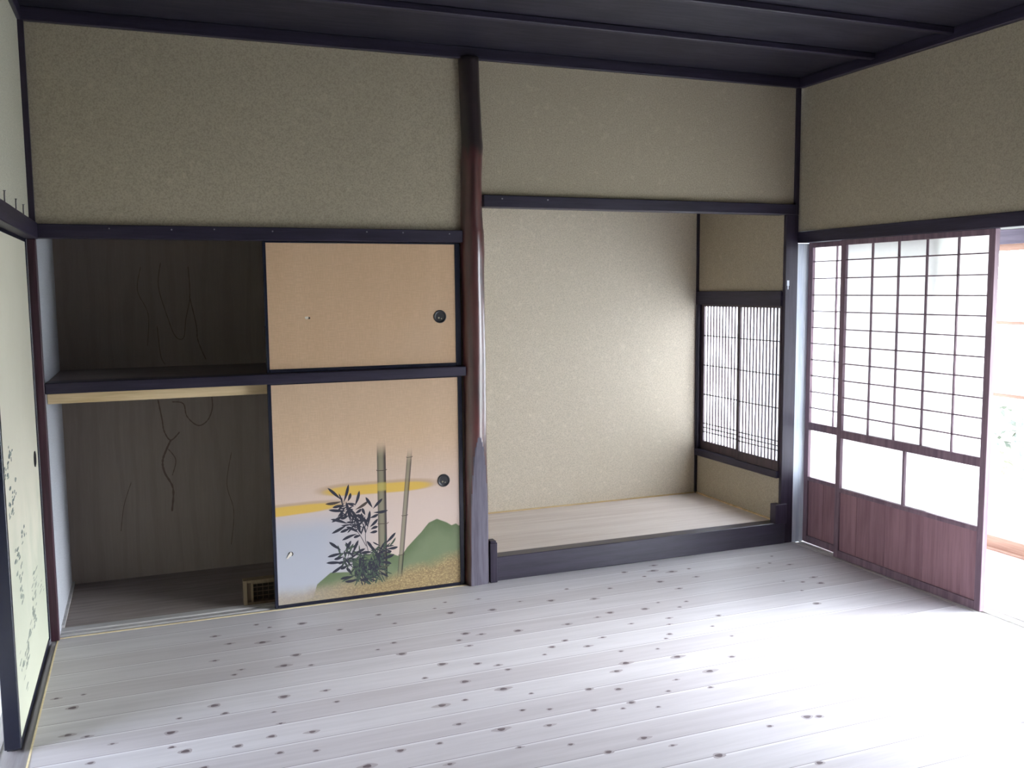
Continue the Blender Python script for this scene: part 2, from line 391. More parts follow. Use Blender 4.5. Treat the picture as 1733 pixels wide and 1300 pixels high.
# ---------------------------------------------------------------- dimensions (metres)
W, H = 3.822, 2.560          # room width at the back wall, height to the cornice
NEAR = -5.6                  # wall behind the camera
KNOTS = [(0.67,-0.35),(0.8,-0.389),(0.89,-0.357),(0.85,-0.221),(0.8,-0.165),(0.62,-0.238),(1.13,-0.371),(1.37,-0.389),(1.33,-0.253),(0.99,-0.229),(1.31,-0.61),(1.31,-0.739),(1.23,-0.657),(0.91,-0.583),(0.95,-0.71),(0.85,-0.674),(0.69,-0.648),(0.66,-0.688),(0.6,-0.515),(0.13,-0.656),(0.04,-0.655),(0.81,-0.961),(0.57,-0.939),(0.98,-1.077),(0.96,-0.967),(0.76,-1.074),(0.6,-1.018),(0.45,-0.996),(0.77,-1.171),(0.86,-1.274),(0.42,-1.097),(0.1,-0.982),(0.16,-1.017),(0.24,-1.105),(0.42,-1.205),(0.46,-1.25),(0.73,-1.254),(0.74,-1.377),(0.85,-1.408),(1.1,-1.512),(0.51,-1.381),(0.18,-1.214),(0.98,-1.567),(0.1,-0.762),(0.62,-1.279),(1.59,-0.273),(1.66,-0.21),(1.82,-0.228),(1.64,-0.358),(1.83,-0.395),(1.99,-0.338),(2.13,-0.384),(2.27,-0.259),(2.47,-0.333),(2.33,-0.442),(2.86,-0.087),(2.81,-0.167),(2.66,-0.13),(2.72,-0.233),(2.89,-0.219),(3.0,-0.21),(2.96,-0.342),(2.78,-0.469),(2.75,-0.339),(2.58,-0.607),(2.48,-0.659),(2.71,-0.645),(2.64,-0.699),(2.31,-0.64),(2.07,-0.697),(2.23,-0.671),(2.33,-0.801),(2.52,-0.805),(2.48,-0.873),(2.74,-0.864),(2.64,-0.966),(2.42,-0.974),(2.38,-1.011),(2.14,-0.897),(2.14,-1.06),(1.9,-0.91),(1.84,-0.971),(2.04,-0.959),(1.98,-0.866),(1.62,-0.628),(1.57,-0.69),(1.59,-0.764),(1.68,-0.662),(1.84,-0.685),(1.43,-0.903),(1.56,-0.952),(1.63,-0.997),(1.65,-1.052),(1.33,-1.003),(1.46,-1.093),(1.57,-1.209),(1.65,-1.284),(1.32,-1.252),(1.41,-1.242),(1.57,-1.397),(1.66,-1.427),(1.8,-1.494),(2.03,-1.229),(2.1,-1.174),(2.32,-1.198),(2.52,-1.282),(2.2,-1.385),(2.36,-1.367),(2.28,-1.492),(1.96,-1.375),(2.12,-1.46),(2.02,-1.558),(1.95,-1.491),(1.33,-1.411),(1.45,-1.502),(1.61,-1.537),(1.23,-1.514),(1.46,-1.639),(1.62,-1.685),(1.71,-1.776),(1.86,-1.738),(1.92,-1.817),(2.02,-1.929),(2.29,-1.828),(2.45,-1.821),(2.49,-1.834),(3.25,-0.907),(2.65,-1.095),(3.54,-0.192),(3.45,-0.294),(3.53,-0.357),(3.34,-0.341),(3.5,-0.583),(3.47,-0.673),(3.4,-0.623),(3.32,-0.575),(3.31,-0.728),(1.22,-1.654),(2.28,-2.087),(2.29,-1.096),(1.86,-1.333),(1.9,-1.521)]
LEAVES = [(0.259,0.549,0.321,0.487),(0.358,0.558,0.332,0.473),(0.246,0.473,0.323,0.479),(0.409,0.523,0.385,0.451),(0.367,0.516,0.352,0.476),(0.279,0.453,0.331,0.462),(0.26,0.443,0.343,0.43),(0.451,0.469,0.387,0.433),(0.438,0.489,0.47,0.434),(0.52,0.475,0.472,0.429),(0.545,0.415,0.474,0.411),(0.269,0.398,0.35,0.368),(0.273,0.383,0.343,0.419),(0.316,0.394,0.356,0.409),(0.272,0.329,0.346,0.364),(0.312,0.33,0.363,0.347),(0.341,0.354,0.397,0.321),(0.32,0.291,0.392,0.315),(0.375,0.298,0.41,0.305),(0.498,0.4,0.456,0.386),(0.495,0.378,0.455,0.342),(0.494,0.34,0.459,0.33),(0.492,0.318,0.454,0.313),(0.377,0.401,0.43,0.398),(0.417,0.434,0.386,0.415),(0.42,0.438,0.434,0.402),(0.258,0.29,0.314,0.244),(0.363,0.285,0.336,0.244),(0.398,0.284,0.37,0.222),(0.249,0.218,0.321,0.23),(0.43,0.239,0.377,0.211),(0.279,0.203,0.324,0.21),(0.242,0.19,0.321,0.184),(0.266,0.138,0.326,0.177),(0.308,0.152,0.345,0.168),(0.336,0.155,0.361,0.121),(0.405,0.218,0.465,0.218),(0.438,0.275,0.469,0.22),(0.581,0.302,0.53,0.253),(0.591,0.229,0.536,0.226),(0.559,0.212,0.532,0.208),(0.572,0.195,0.513,0.179),(0.557,0.15,0.504,0.162),(0.306,0.104,0.369,0.109),(0.327,0.088,0.391,0.091),(0.4,0.085,0.448,0.088),(0.363,0.448,0.361,0.378),(0.344,0.472,0.356,0.418),(0.363,0.439,0.398,0.365),(0.398,0.365,0.401,0.325),(0.429,0.389,0.446,0.343),(0.457,0.422,0.446,0.347)]
CLUSTERS = [(0.337, 0.213, 0.038), (0.38, 0.19, 0.034), (0.414, 0.141, 0.038), (0.449, 0.119, 0.038), (0.486, 0.155, 0.038), (0.514, 0.219, 0.034), (0.392, 0.126, 0.034), (0.372, 0.386, 0.03), (0.42, 0.359, 0.03), (0.34, 0.455, 0.026), (0.485, 0.115, 0.026), (0.469, 0.193, 0.03), (0.422, 0.109, 0.034)]
FUS= [(-0.867, 0.939), (-0.946, 0.894), (-0.823, 0.811), (-0.891, 0.766), (-1.038, 0.76), (-0.636, 0.624), (-0.824, 0.588), (-0.799, 0.509), (-0.802, 0.437), (-0.461, 0.308), (-0.494, 0.25), (-0.749, 0.208), (-0.658, 0.24)]

# ---------------------------------------------------------------- floor
fb = MB(); fb.box(.0, W, NEAR, -.012, -.03, 0, M['floor'])
RR = random.Random(3)
knots = [(x, y, 1.0) for x, y in KNOTS]
for _ in range(46):          # floor nearer the camera, out of the picture
    knots.append((RR.uniform(.1, 3.6), RR.uniform(NEAR + .1, -2.1), RR.uniform(.6, 1.2)))
for x, y, s in knots:
    if not (.03 < x < W - .05 and NEAR < y < -.04): continue
    r = RR.choice((.005, .006, .007, .008, .010)) * s
    tail = RR.random()
    for (mult, zz, mm) in ((1.7, .00025, M['knot_halo']), (1.0, .0005, M['knot'])):
        n = 14; pts = []
        ph = RR.uniform(0, 6.28)
        for j in range(n):
            a = 2 * math.pi * j / n
            rr = r * mult * (1 + .12 * math.sin(3 * a + ph))
            ex = 1.35 + (.9 * abs(math.cos(a)) ** 4 if mult > 1 and tail > .6 else 0)
            pts.append((x + rr * ex * math.cos(a), y + rr * .95 * math.sin(a), zz))
        fb.poly(pts, mm)
S(fb.build('floor', normals=False))
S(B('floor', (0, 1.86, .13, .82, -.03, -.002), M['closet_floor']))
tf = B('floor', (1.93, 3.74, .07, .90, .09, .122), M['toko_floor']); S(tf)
S(B('floor', (1.86, W + .003, -.012, .09, -.03, 0), M['floor']))
S(B('floor', (3.965, 4.83, NEAR, .10, -.05, -.012), M['thresh']))
S(B('floor', (-1.9, -.13, NEAR, .0, -.06, -.004), M['thresh']))

# seams and sills at floor level
S(B('trim_1', (0.0, 1.86, -.012, .0, -.02, .0015), M['strip']))
t2 = MB()
t2.box(0, 1.86, 0, .13, -.03, -.006, M['silltrack'])
for a, b in ((.0, .008), (.034, .052), (.082, .130)): t2.box(0, 1.86, a, b, -.006, 0, M['silltrack'])
S(t2.build('trim_2'))
S(B('trim_3', (-.006, .0, NEAR, -.012, -.02, .0015), M['strip']))
t4 = MB(); t4.box(-.13, -.006, NEAR, 0, -.03, -.004, M['silly'])
for a, b in ((-.024, -.006), (-.130, -.095)): t4.box(a, b, NEAR, 0, -.004, 0, M['silly'])
S(t4.build('trim_4'))
t5 = MB(); t5.box(W + .002, 3.965, NEAR, 0.0, -.04, -.006, M['thresh'])
for a, b in ((W + .004, W + .022), (3.872, 3.886), (3.932, 3.965)): t5.box(a, b, NEAR, 0.0, -.006, 0, M['thresh'])
S(t5.build('trim_5'))

# ---------------------------------------------------------------- walls
S(B('wall_back', (0, 1.86, .015, .06, 1.745, 2.62), M['plaster']))
S(B('wall_back', (1.93, 3.80, .012, .06, 1.915, 2.62), M['plaster']))
S(B('wall_right', (W + .012, 3.93, NEAR, .06, 1.765, 2.62), M['plaster']))
S(B('wall_left', (-.08, -.018, NEAR, .0, 1.75, 2.62), M['plaster_left']))
S(B('wall_near', (-1.86, 4.0, NEAR - .08, NEAR, -.05, 2.62), M['plain_far']))
S(B('wall_left', (-.09, -.03, NEAR, -1.75, 0, 1.69), M['plaster_left']))
S(B('wall_right', (3.85, 3.93, NEAR, -2.9, 0, 1.72), M['plaster']))
# next room on the left
S(B('wall_next_room', (-1.86, -.09, .0, .06, -.05, 2.62), M['plain_far']))
S(B('wall_next_room', (-1.86, -1.80, NEAR, .06, 1.75, 2.62), M['plain_far']))
S(B('wall_next_room', (-1.86, -1.80, NEAR, -2.0, -.05, 1.75), M['plain_far']))
S(B('wall_next_room', (-1.86, -1.80, -.5, .06, -.05, 1.75), M['plain_far']))
# closet
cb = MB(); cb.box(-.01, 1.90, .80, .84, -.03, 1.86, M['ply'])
def crack(pts, w):
    for (a, b, wa, wb) in zip(pts[:-1], pts[1:], w[:-1], w[1:]):
        a = Vector((a[0], 0, a[1])); b = Vector((b[0], 0, b[1])); t = (b - a).normalized(); n = Vector((-t.z, 0, t.x))
        y = Vector((0, .7993, 0))
        cb.poly([a + n * wa + y, a - n * wa + y, b - n * wb + y, b + n * wb + y], M['crack'])
def curve(pts, w0, w1, sub=6):
    P = []
    for i in range(len(pts) - 1):
        p0 = pts[max(i - 1, 0)]; p1 = pts[i]; p2 = pts[i + 1]; p3 = pts[min(i + 2, len(pts) - 1)]
        for k in range(sub):
            t = k / sub
            P.append(tuple(.5 * ((2 * p1[j]) + (-p0[j] + p2[j]) * t + (2 * p0[j] - 5 * p1[j] + 4 * p2[j] - p3[j]) * t * t + (-p0[j] + 3 * p1[j] - 3 * p2[j] + p3[j]) * t ** 3) for j in (0, 1)))
    P.append(pts[-1]); n = len(P)
    crack(P, [w0 + (w1 - w0) * abs(math.sin(i * 1.7)) for i in range(n)])
curve([(.515, .905), (.569, .893), (.585, .824), (.637, .774), (.685, .797), (.712, .860), (.712, .92)], .0018, .0035)
curve([(.447, .92), (.462, .82), (.470, .754), (.500, .705), (.545, .745)], .002, .004)
curve([(.500, .705), (.478, .66), (.456, .600), (.463, .537), (.50, .45), (.49, .33)], .0025, .006)
curve([(.485, .66), (.52, .60), (.50, .52)], .001, .003)
curve([(.49, 1.62), (.475, 1.50), (.51, 1.35), (.545, 1.245), (.585, 1.235), (.60, 1.33), (.625, 1.45), (.622, 1.60)], .0012, .0022)
curve([(.622, 1.45), (.65, 1.30), (.655, 1.22), (.69, 1.12)], .0012, .003)
curve([(.46, 1.30), (.47, 1.15), (.49, 1.10)], .001, .002)
curve([(.395, 1.60), (.375, 1.48), (.42, 1.36), (.41, 1.2)], .0008, .0018)
curve([(.30, .50), (.26, .38), (.24, .25)], .001, .002)
curve([(.80, .62), (.77, .45), (.80, .30), (.78, .12)], .001, .002)
S(cb.build('wall_closet_back', normals=False))
S(B('wall_closet_left', (-.05, .0, .0, .80, -.03, 1.86), M['plaster_closet']))
S(B('wall_closet_right', (1.86, 1.93, .02, .84, -.03, 1.86), M['plaster']))
S(B('ceiling', (-.05, 1.93, .06, .84, 1.86, 1.90), M['ply']))
S(B('trim_6', (0, .012, .13, .80, -.002, .012), M['silltrack']))
# alcove (tokonoma)
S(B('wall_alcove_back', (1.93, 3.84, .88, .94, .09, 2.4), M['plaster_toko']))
S(B('wall_alcove_left', (1.93, 1.955, .06, .88, .09, 2.4), M['plaster']))
S(B('ceiling', (1.93, 3.84, .06, .94, 2.36, 2.40), M['ceil']))
aw = MB(); aw.box(3.742, 3.80, .0205, .88, .09, .378, M['plaster']); aw.box(3.742, 3.80, .0205, .88, 1.44, 2.4, M['plaster'])
S(aw.build('wall_alcove_right'))
S(B('trim_7', (3.728, 3.742, .865, .88, .122, 2.36), M['dark_z']))                     # corner batten of the alcove
S(B('trim_8', (3.732, 3.744, .01, .868, .122, .130), M['pale']))                       # thin floor fillets
S(B('trim_9', (1.955, 3.732, .870, .880, .122, .129), M['pale']))

# ---------------------------------------------------------------- ceiling, battens, cornice
S(B('ceiling', (-1.86, 4.0, NEAR, .06, 2.612, 2.65), M['ceil']))
k = 10
for i in range(11):
    y = -.56 - .48 * i
    S(B('trim_%d' % k, (-.02, W + .02, y - .016, y + .016, 2.582, 2.612), M['dark_x'], bev=.004)); k += 1
S(B('trim_%d' % k, (-.02, W + .01, -.012, .02, 2.557, 2.612), M['dark_x'], bev=.003)); k += 1
S(B('trim_%d' % k, (W - .018, W + .02, NEAR, .0, 2.557, 2.612), M['dark_y'], bev=.003)); k += 1
S(B('trim_%d' % k, (-.04, -.004, NEAR, .0, 2.557, 2.612), M['dark_y'], bev=.003)); k += 1

# ---------------------------------------------------------------- lintels and posts
lc = B('trim_%d' % k, (.0, 1.838, -.022, .07, 1.695, 1.752), M['dark_x'], bev=.003); S(lc); k += 1
for x in (.281, .526, .701, .948, 1.372, 1.544, 1.771):
    MB().lathe_y(x, -.022, 1.738 + R.uniform(-.004, .004), [(.0035, 0), (.0035, -.002), (.002, -.003)], M['nailhead'], 10).build('nail_head', lc)
la = B('trim_%d' % k, (1.950, 3.80, -.016, .075, 1.868, 1.925), M['dark_x'], bev=.003); S(la); k += 1
for x in (2.045, 2.287):
    MB().lathe_y(x, -.016, 1.908, [(.004, 0), (.004, -.002), (.002, -.003)], M['nailhead'], 10).build('nail_head', la)
S(B('trim_%d' % k, (W - .002, 3.95, NEAR, .0, 1.712, 1.775), M['dark_y'], bev=.003)); k += 1
S(B('trim_%d' % k, (-.10, .012, NEAR, -.0, 1.690, 1.757), M['dark_y'], bev=.003)); k += 1
# corner posts
S(B('trim_%d' % k, (-.030, .004, -.034, .0, 0, 1.690), M['purple_z'], bev=.003)); k += 1
S(B('trim_%d' % k, (-.022, .004, -.008, .014, 1.757, 2.557), M['dark_z'])); k += 1
cp = MB(); cp.box(3.740, W + .002, -.004, .020, 0, 1.868, M['dark_z'], .003); cp.box(3.762, W + .002, .020, .058, 0, 1.868, M['dark_z']); cp.box(3.798, W + .002, -.004, .06, 1.868, 2.557, M['dark_z'], .002)
cpo = cp.build('trim_%d' % k); S(cpo); k += 1
MB().box(3.752, 3.766, -.0055, -.002, 1.475, 1.505, M['jamb']).box(3.756, 3.762, -.0055, -.002, 1.455, 1.475, M['jamb']).build('chip', cpo)
S(B('trim_%d' % k, (W + .003, 3.922, .001, .09, -.006, 1.712), M['jamb'], bev=.002)); k += 1

# the round alcove post with its hewn foot
ap = thing('alcove_post', (1.895, .01, 0), 'round polished red-brown tree trunk post with a hewn grey foot, between closet and alcove', 'post')
prof = [(0, 1.897, .062), (.15, 1.899, .060), (.42, 1.901, .058), (.62, 1.899, .056), (.717, 1.899, .0555), (.95, 1.900, .055), (1.155, 1.900, .0565), (1.35, 1.899, .0555), (1.55, 1.897, .056), (1.66, 1.897, .0585), (1.725, 1.896, .0585), (1.79, 1.894, .0545), (1.84, 1.893, .053), (2.0, 1.894, .0515), (2.08, 1.897, .053), (2.15, 1.902, .0530), (2.20, 1.900, .0515), (2.28, 1.897, .0505), (2.42, 1.892, .0505), (2.565, 1.889, .0505)]
def pv(z, i):
    for a, b in zip(prof[:-1], prof[1:]):
        if a[0] <= z <= b[0]:
            t = (z - a[0]) / (b[0] - a[0]); t = t * t * (3 - 2 * t); return a[i] * (1 - t) + b[i] * t
    return prof[-1][i]
pm = MB(); i0 = pm.slot(M['post']); i1 = pm.slot(M['facet'])
seg = 48; nz_ = 110; rings = []; flags = []
for q in range(nz_ + 1):
    z = 2.565 * q / nz_; cx, r = pv(z, 1), pv(z, 2); ring = []; fl = []
    t = min(1, max(0, (.735 - z) / .34)); d = r * (1 - .34 * t ** .7) if z < .735 else 9
    for j in range(seg):
        a = 2 * math.pi * j / seg
        rr = r * (1 + .008 * math.sin(2 * a + z * 2.1) + .008 * math.sin(5 * a + z * 5.0))
        x, y = rr * math.cos(a), rr * math.sin(a)
        # hewn face, turned a little to the right
        n = Vector((.10, -.995)); s_ = x * n.x + y * n.y
        f = s_ > d
        if f: x -= n.x * (s_ - d); y -= n.y * (s_ - d)
        ring.append(pm.b.verts.new((cx + x, .01 + y, z))); fl.append(f)
    rings.append(ring); flags.append(fl)
for q in range(nz_):
    for j in range(seg):
        j2 = (j + 1) % seg
        f = pm.b.faces.new((rings[q][j], rings[q][j2], rings[q + 1][j2], rings[q + 1][j]))
        fac = sum((flags[q][j], flags[q][j2], flags[q + 1][j], flags[q + 1][j2])) >= 2
        f.material_index = i1 if fac else i0; f.smooth = not fac
pm.b.faces.new(rings[0]); pm.b.faces.new(rings[-1])
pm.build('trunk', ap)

# ---------------------------------------------------------------- alcove sill and its end blocks
asl = tag(B('alcove_sill', (1.945, 3.770, -.006, .072, 0, .124), M['sill_dark'], bev=.003, base=(2.86, 0, 0)), 'long dark lacquered sill beam along the raised alcove floor', 'sill beam')
b1 = MB().box(1.958, 1.996, -.026, .03, 0, .205, M['dark_z'], .002).box(1.962, 1.992, -.022, .026, .205, .214, M['dark_z'], .002)
tag(b1.build('end_block', base=(1.977, 0, 0)), 'small upright dark wooden block at the foot of the round trunk post', 'block')
b2 = MB().box(3.700, 3.778, -.012, .04, .118, .232, M['dark_z'], .002)
tag(b2.build('end_block', base=(3.735, 0, .118)), 'dark wooden block on the sill beam end against the square corner post', 'block')

# ---------------------------------------------------------------- closet rail and shelf
tag(B('closet_rail', (.004, 1.845, -.024, .075, 1.052, 1.098), M['dark_x'], bev=.003, base=(.92, 0, 1.052)), 'dark horizontal rail across the closet, between upper and lower sliding doors', 'rail')
sh = thing('closet_shelf', (.92, .4, 1.0), 'closet mid shelf with a pale new pine board below its dark front rail', 'shelf')
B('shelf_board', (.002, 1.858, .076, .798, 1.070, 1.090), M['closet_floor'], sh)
o = B('front_board', (.003, 1.858, .078, .104, 1.000, 1.069), M['pale'], sh); o['label'] = 'pale new pine front board'

# ---------------------------------------------------------------- sliding closet doors
def pull(parent, x, y, z):
    h = MB().lathe_y(x, y, z, [(.0315, .0), (.0315, -.003), (.029, -.0045), (.026, -.004), (.0235, -.001), (.021, -.0003)], M['black'], 40).build('door_pull', parent)
    g = MB()  # two pale dots stand in for highlights in the dish
    g.lathe_y(x - .006, y - .0006, z - .006, [(.0045, 0), (.0035, -.0012)], M['glint'], 12)
    g.lathe_y(x + .007, y - .0006, z - .010, [(.003, 0), (.002, -.0012)], M['glint'], 12)
    g.build('glint_dots', h)
def door_frame(parent, x0, x1, y0, y1, z0, z1, wl, wr, wt, wb):
    f = MB()
    f.box(x0, x0 + wl, y0, y1, z0, z1, M['lacquer'], .002); f.box(x1 - wr, x1, y0, y1, z0, z1, M['lacquer'], .002)
    f.box(x0 + wl, x1 - wr, y0, y1, z1 - wt, z1, M['lacquer'], .0015); f.box(x0 + wl, x1 - wr, y0, y1, z0, z0 + wb, M['lacquer'], .0015)
    f.build('frame', parent)
d1 = thing('sliding_door', (.905, .010, 1.100), 'plain tan papered small sliding door of the upper closet, with a tiny hole', 'sliding door')
door_frame(d1, .905, 1.834, .010, .034, 1.100, 1.694, .014, .028, .008, .016)
B('panel', (.918, 1.815, .014, .030, 1.115, 1.687), M['tan'], d1)
pull(d1, 1.728, .014, 1.341)
hh = MB(); hh.lathe_y(1.103, .014, 1.346, [(.005, 0), (.004, -.0006)], M['hole'], 10)
hh.poly([(1.083, .0128, 1.352), (1.097, .0128, 1.354), (1.100, .0110, 1.347), (1.092, .0122, 1.340), (1.084, .0128, 1.344)], M['tear'])
o = hh.build('tear', d1); o['label'] = 'small hole with a torn edge'

d2 = thing('sliding_door', (.905, .010, 0), 'tall lower closet door painted with bamboo, green hills and golden mist', 'sliding door')
door_frame(d2, .905, 1.834, .010, .034, 0.0, 1.050, .016, .022, .006, .014)
pn = MB(); pn.box(.920, 1.818, .014, .030, .012, 1.046, M['painted'])
def leaf2(x0, z0, x1, z1, w, m, y):                    # painted bamboo leaf from tip (x0,z0) to base (x1,z1)
    a = Vector((x0, z0)); b = Vector((x1, z1)); t = b - a; n = Vector((-t.y, t.x)).normalized()
    bend = t.length * R.uniform(-.06, .06); P = []; Q = []
    for k_ in range(8):
        s_ = k_ / 7; ww = w * math.sin(math.pi * min(1, s_ ** .75 * .97 + .015)) ; c = a + t * s_ + n * bend * math.sin(math.pi * s_)
        P.append(c + n * ww); Q.append(c - n * ww)
    pts = [(p.x, y, p.y) for p in P] + [(q_.x, y, q_.y) for q_ in reversed(Q)]
    pn.poly([(p_[0] + .905, p_[1], p_[2]) for p_ in pts], m)
yy = .01392
for (x, z, r) in CLUSTERS:
    for _ in range(15 if z > .3 else 24):
        a = R.uniform(0, 6.28); L = R.uniform(.035, .065); cx = x + R.uniform(-r, r) * .8; cz = z + R.uniform(-r, r) * .8
        tx, tz = cx + L * math.cos(a), max(.06, cz + L * math.sin(a))
        leaf2(tx, tz, cx, cz, R.uniform(.0028, .0052), M['ink2'] if (z < .25 and R.random() < .55) else M['ink'], yy); yy -= .0000015
for n_, (x0, z0, x1, z1) in enumerate(LEAVES):
    mm = M['ink3'] if (z0 > .46 and n_ in (5, 7, 2)) else M['ink']
    leaf2(x0, z0, x1, z1, .0070, mm, yy); yy -= .0000015
def line2(pts, w, m):
    global yy
    for a, b in zip(pts[:-1], pts[1:]):
        a = Vector(a); b = Vector(b); t = (b - a).normalized(); n = Vector((-t.y, t.x)) * w
        pn.poly([(q_.x + .905, yy, q_.y) for q_ in (a + n, a - n, b - n, b + n)], m)
    yy -= .0000015
line2([(.344, .475), (.362, .40), (.385, .34), (.41, .30), (.435, .25)], .0014, M['ink'])
line2([(.447, .35), (.432, .31), (.432, .28), (.445, .22)], .0014, M['ink'])
line2([(.400, .20), (.418, .12), (.425, .08)], .0018, M['ink'])
line2([(.475, .20), (.462, .12), (.466, .07)], .0018, M['ink'])
for zj, x0, x1 in ((.612, .493, .544), (.352, .493, .547), (.14, .493, .545)):     # joints of the big culm
    line2([(x0, zj + .004), (x0 + .004, zj), (x1 - .006, zj - .001), (x1, zj + .004)], .0016, M['ink3'])
for zj in (.668, .383, .19):
    xx = .588 + .103 * zj
    line2([(xx - .016, zj), (xx - .012, zj - .003), (xx + .012, zj - .002), (xx + .016, zj + .002)], .0013, M['ink3'])
pn.build('panel', d2, normals=False)
pull(d2, 1.733, .014, .537)
hh = MB(); hh.lathe_y(.985, .014, .252, [(.011, 0), (.009, -.0006)], M['hole'], 12)
hh.poly([(.962, .0128, .232), (.972, .0125, .231), (.990, .0095, .258), (.984, .0085, .264)], M['tear'])
hh.poly([(.975, .0128, .240), (.986, .0125, .241), (.992, .0100, .254), (.984, .0105, .256)], M['tear'])
o = hh.build('tear', d2); o['label'] = 'torn hole with a flap of paper'

# cream sliding door on the left wall (seen edge-on), with its pull
d3 = thing('sliding_door', (-.03, -1.05, .004), 'cream papered door with faded ink landscape, on the left wall', 'sliding door')
f = MB()
f.box(-.078, -.030, -1.055, -1.030, .014, 1.690, M['lacquer'], .002); f.box(-.078, -.030, -.052, -.036, .014, 1.690, M['lacquer'], .001)
f.box(-.075, -.033, -1.030, -.052, .0, .026, M['lacquer'], .001); f.box(-.075, -.033, -1.030, -.052, 1.676, 1.690, M['lacquer'], .001)
f.build('frame', d3)
pn = MB(); pn.box(-.072, -.034, -1.030, -.052, .026, 1.676, M['cream'])
yx = -.03385
def dab(y, z, ly, lz, m):
    global yx
    n = 9; pn.poly([(yx, y + ly * math.cos(6.283 * j / n) * R.uniform(.5, 1.1), z + lz * math.sin(6.283 * j / n) * R.uniform(.5, 1.1)) for j in range(n)], m); yx += .000002
for (y, z) in FUS:
    if not (-1.0 < y < -.1): continue
    for _ in range(9):
        dab(y + R.uniform(-.07, .07), z + R.uniform(-.03, .03), R.uniform(.012, .035), R.uniform(.004, .011), M['inkwash_dark'] if (z > .55 and R.random() < .5) else M['inkwash'])
for _ in range(40):
    y = R.uniform(-.95, -.1); dab(y, .12 + .25 * abs(math.sin(y * 4)) + R.uniform(-.05, .05), R.uniform(.01, .05), R.uniform(.002, .007), M['inkwash'])
pn.build('panel', d3, normals=False)
h = MB()
ring = []
for rr, dx in ((.032, 0), (.032, .003), (.026, .0035), (.022, .0008)):
    ring.append([h.b.verts.new((-.034 + dx, -.165 + rr * math.cos(6.2832 * j / 28), .808 + rr * math.sin(6.2832 * j / 28))) for j in range(28)])
ii = h.slot(M['black'])
for a, b in zip(ring[:-1], ring[1:]):
    for j in range(28): h.b.faces.new((a[j], a[(j + 1) % 28], b[(j + 1) % 28], b[j]))
h.b.faces.new(ring[-1]); h.b.faces.new(ring[0])
h.build('door_pull', d3)

# nails left in the top of the left lintel
for (y, lb) in ((-.87, 'steel nail sticking up from the left lintel, farthest from the room corner'), (-.58, 'steel nail sticking up from the left lintel, middle of the three'), (-.36, 'steel nail sticking up from the left lintel, nearest the room corner')):
    nm = MB(); nm.tube([(.0, y, 1.752), (.0, y, 1.785), (.001, y - .002, 1.797)], [.0022, .0022, .0020], M['nail'], 8).tube([(.001, y - .002, 1.797), (.001, y - .002, 1.799)], .0042, M['nail'], 8)
    tag(nm.build('nail', base=(0, y, 1.757)), lb, 'nail', 'nails on the left lintel')

# ---------------------------------------------------------------- wooden vent box in the closet
vb = thing('vent_box', (.92, .18, 0), 'small wooden-framed grille box standing on the closet floor behind the bamboo door', 'vent box')
f = MB(); f.box(.776, .792, .115, .165, 0, .118, M['boxwood2'], .001); f.box(1.05, 1.066, .115, .165, 0, .118, M['boxwood2'], .001)
f.box(.792, 1.05, .115, .165, .106, .118, M['boxwood2'], .001); f.box(.792, 1.05, .115, .165, 0, .012, M['boxwood'], .001)
f.build('box_frame', vb)
f = MB(); f.box(.792, .810, .124, .16, .012, .106, M['boxwood']); f.box(1.032, 1.05, .124, .16, .012, .106, M['boxwood'])
f.box(.810, .820, .119, .15, .012, .100, M['boxwood2']); f.box(.810, 1.032, .119, .15, .097, .106, M['boxwood2'])
f.build('inner_frame', vb)
f = MB()
for i in range(8): f.box(.838 + i * .026, .8405 + i * .026, .132, .136, .012, .097, M['boxwood'])
for z in (.033, .054, .075): f.box(.82, 1.032, .133, .137, z, z + .003, M['boxwood'])
f.build('grille', vb)
B('back_board', (.792, 1.05, .155, .163, .012, .106), M['hole'], vb)

# ---------------------------------------------------------------- alcove window: fixed frame + two lattice screens
w1 = MB()
w1.box(3.728, 3.80, .021, .872, 1.362, 1.447, M['dark_y'], .002); w1.box(3.722, 3.80, .021, .872, .378, .420, M['dark_y'], .002)
w1.box(3.734, 3.80, .858, .878, .420, 1.362, M['dark_z'], .001)
wo_ = S(w1.build('window_1'))
def lattice(y0, y1, x, label, lst, rst):
    t = thing('lattice_screen', (x, y1, .42), label, 'lattice screen', 'lattice screens of the alcove window')
    z0, z1 = .42, 1.362
    f = MB(); f.box(x - .010, x + .010, y1 - lst, y1, z0, z1, M['lattice'], .001); f.box(x - .010, x + .010, y0, y0 + rst, z0, z1, M['lattice'], .001)
    f.box(x - .009, x + .009, y0 + rst, y1 - lst, z0, z0 + .055, M['lattice'], .001); f.box(x - .009, x + .009, y0 + rst, y1 - lst, z1 - .012, z1, M['lattice'], .001)
    f.build('frame', t)
    n = 12; a, b = y0 + rst, y1 - lst
    g = MB()
    for i in range(1, n):
        y = a + (b - a) * i / n; g.box(x - .006, x + .002, y - .0042, y + .0042, z0 + .055, z1 - .012, M['lattice'])
    for z in (1.162, .971, .781, .591, .564, .537): g.box(x - .0085, x - .0050, a, b, z - .0034, z + .0034, M['lattice'])
    g.build('lattice', t)
    sheet('paper', x + .0035, a - .004, b + .004, z0 + .05, z1 - .008, M['paper'], t)
lattice(.408, .858, 3.768, 'slatted window screen at the alcove back corner, the farther of the pair', .030, .026)
lattice(.021, .436, 3.746, 'slatted window screen beside the square corner post, overlapping its twin', .028, .012)

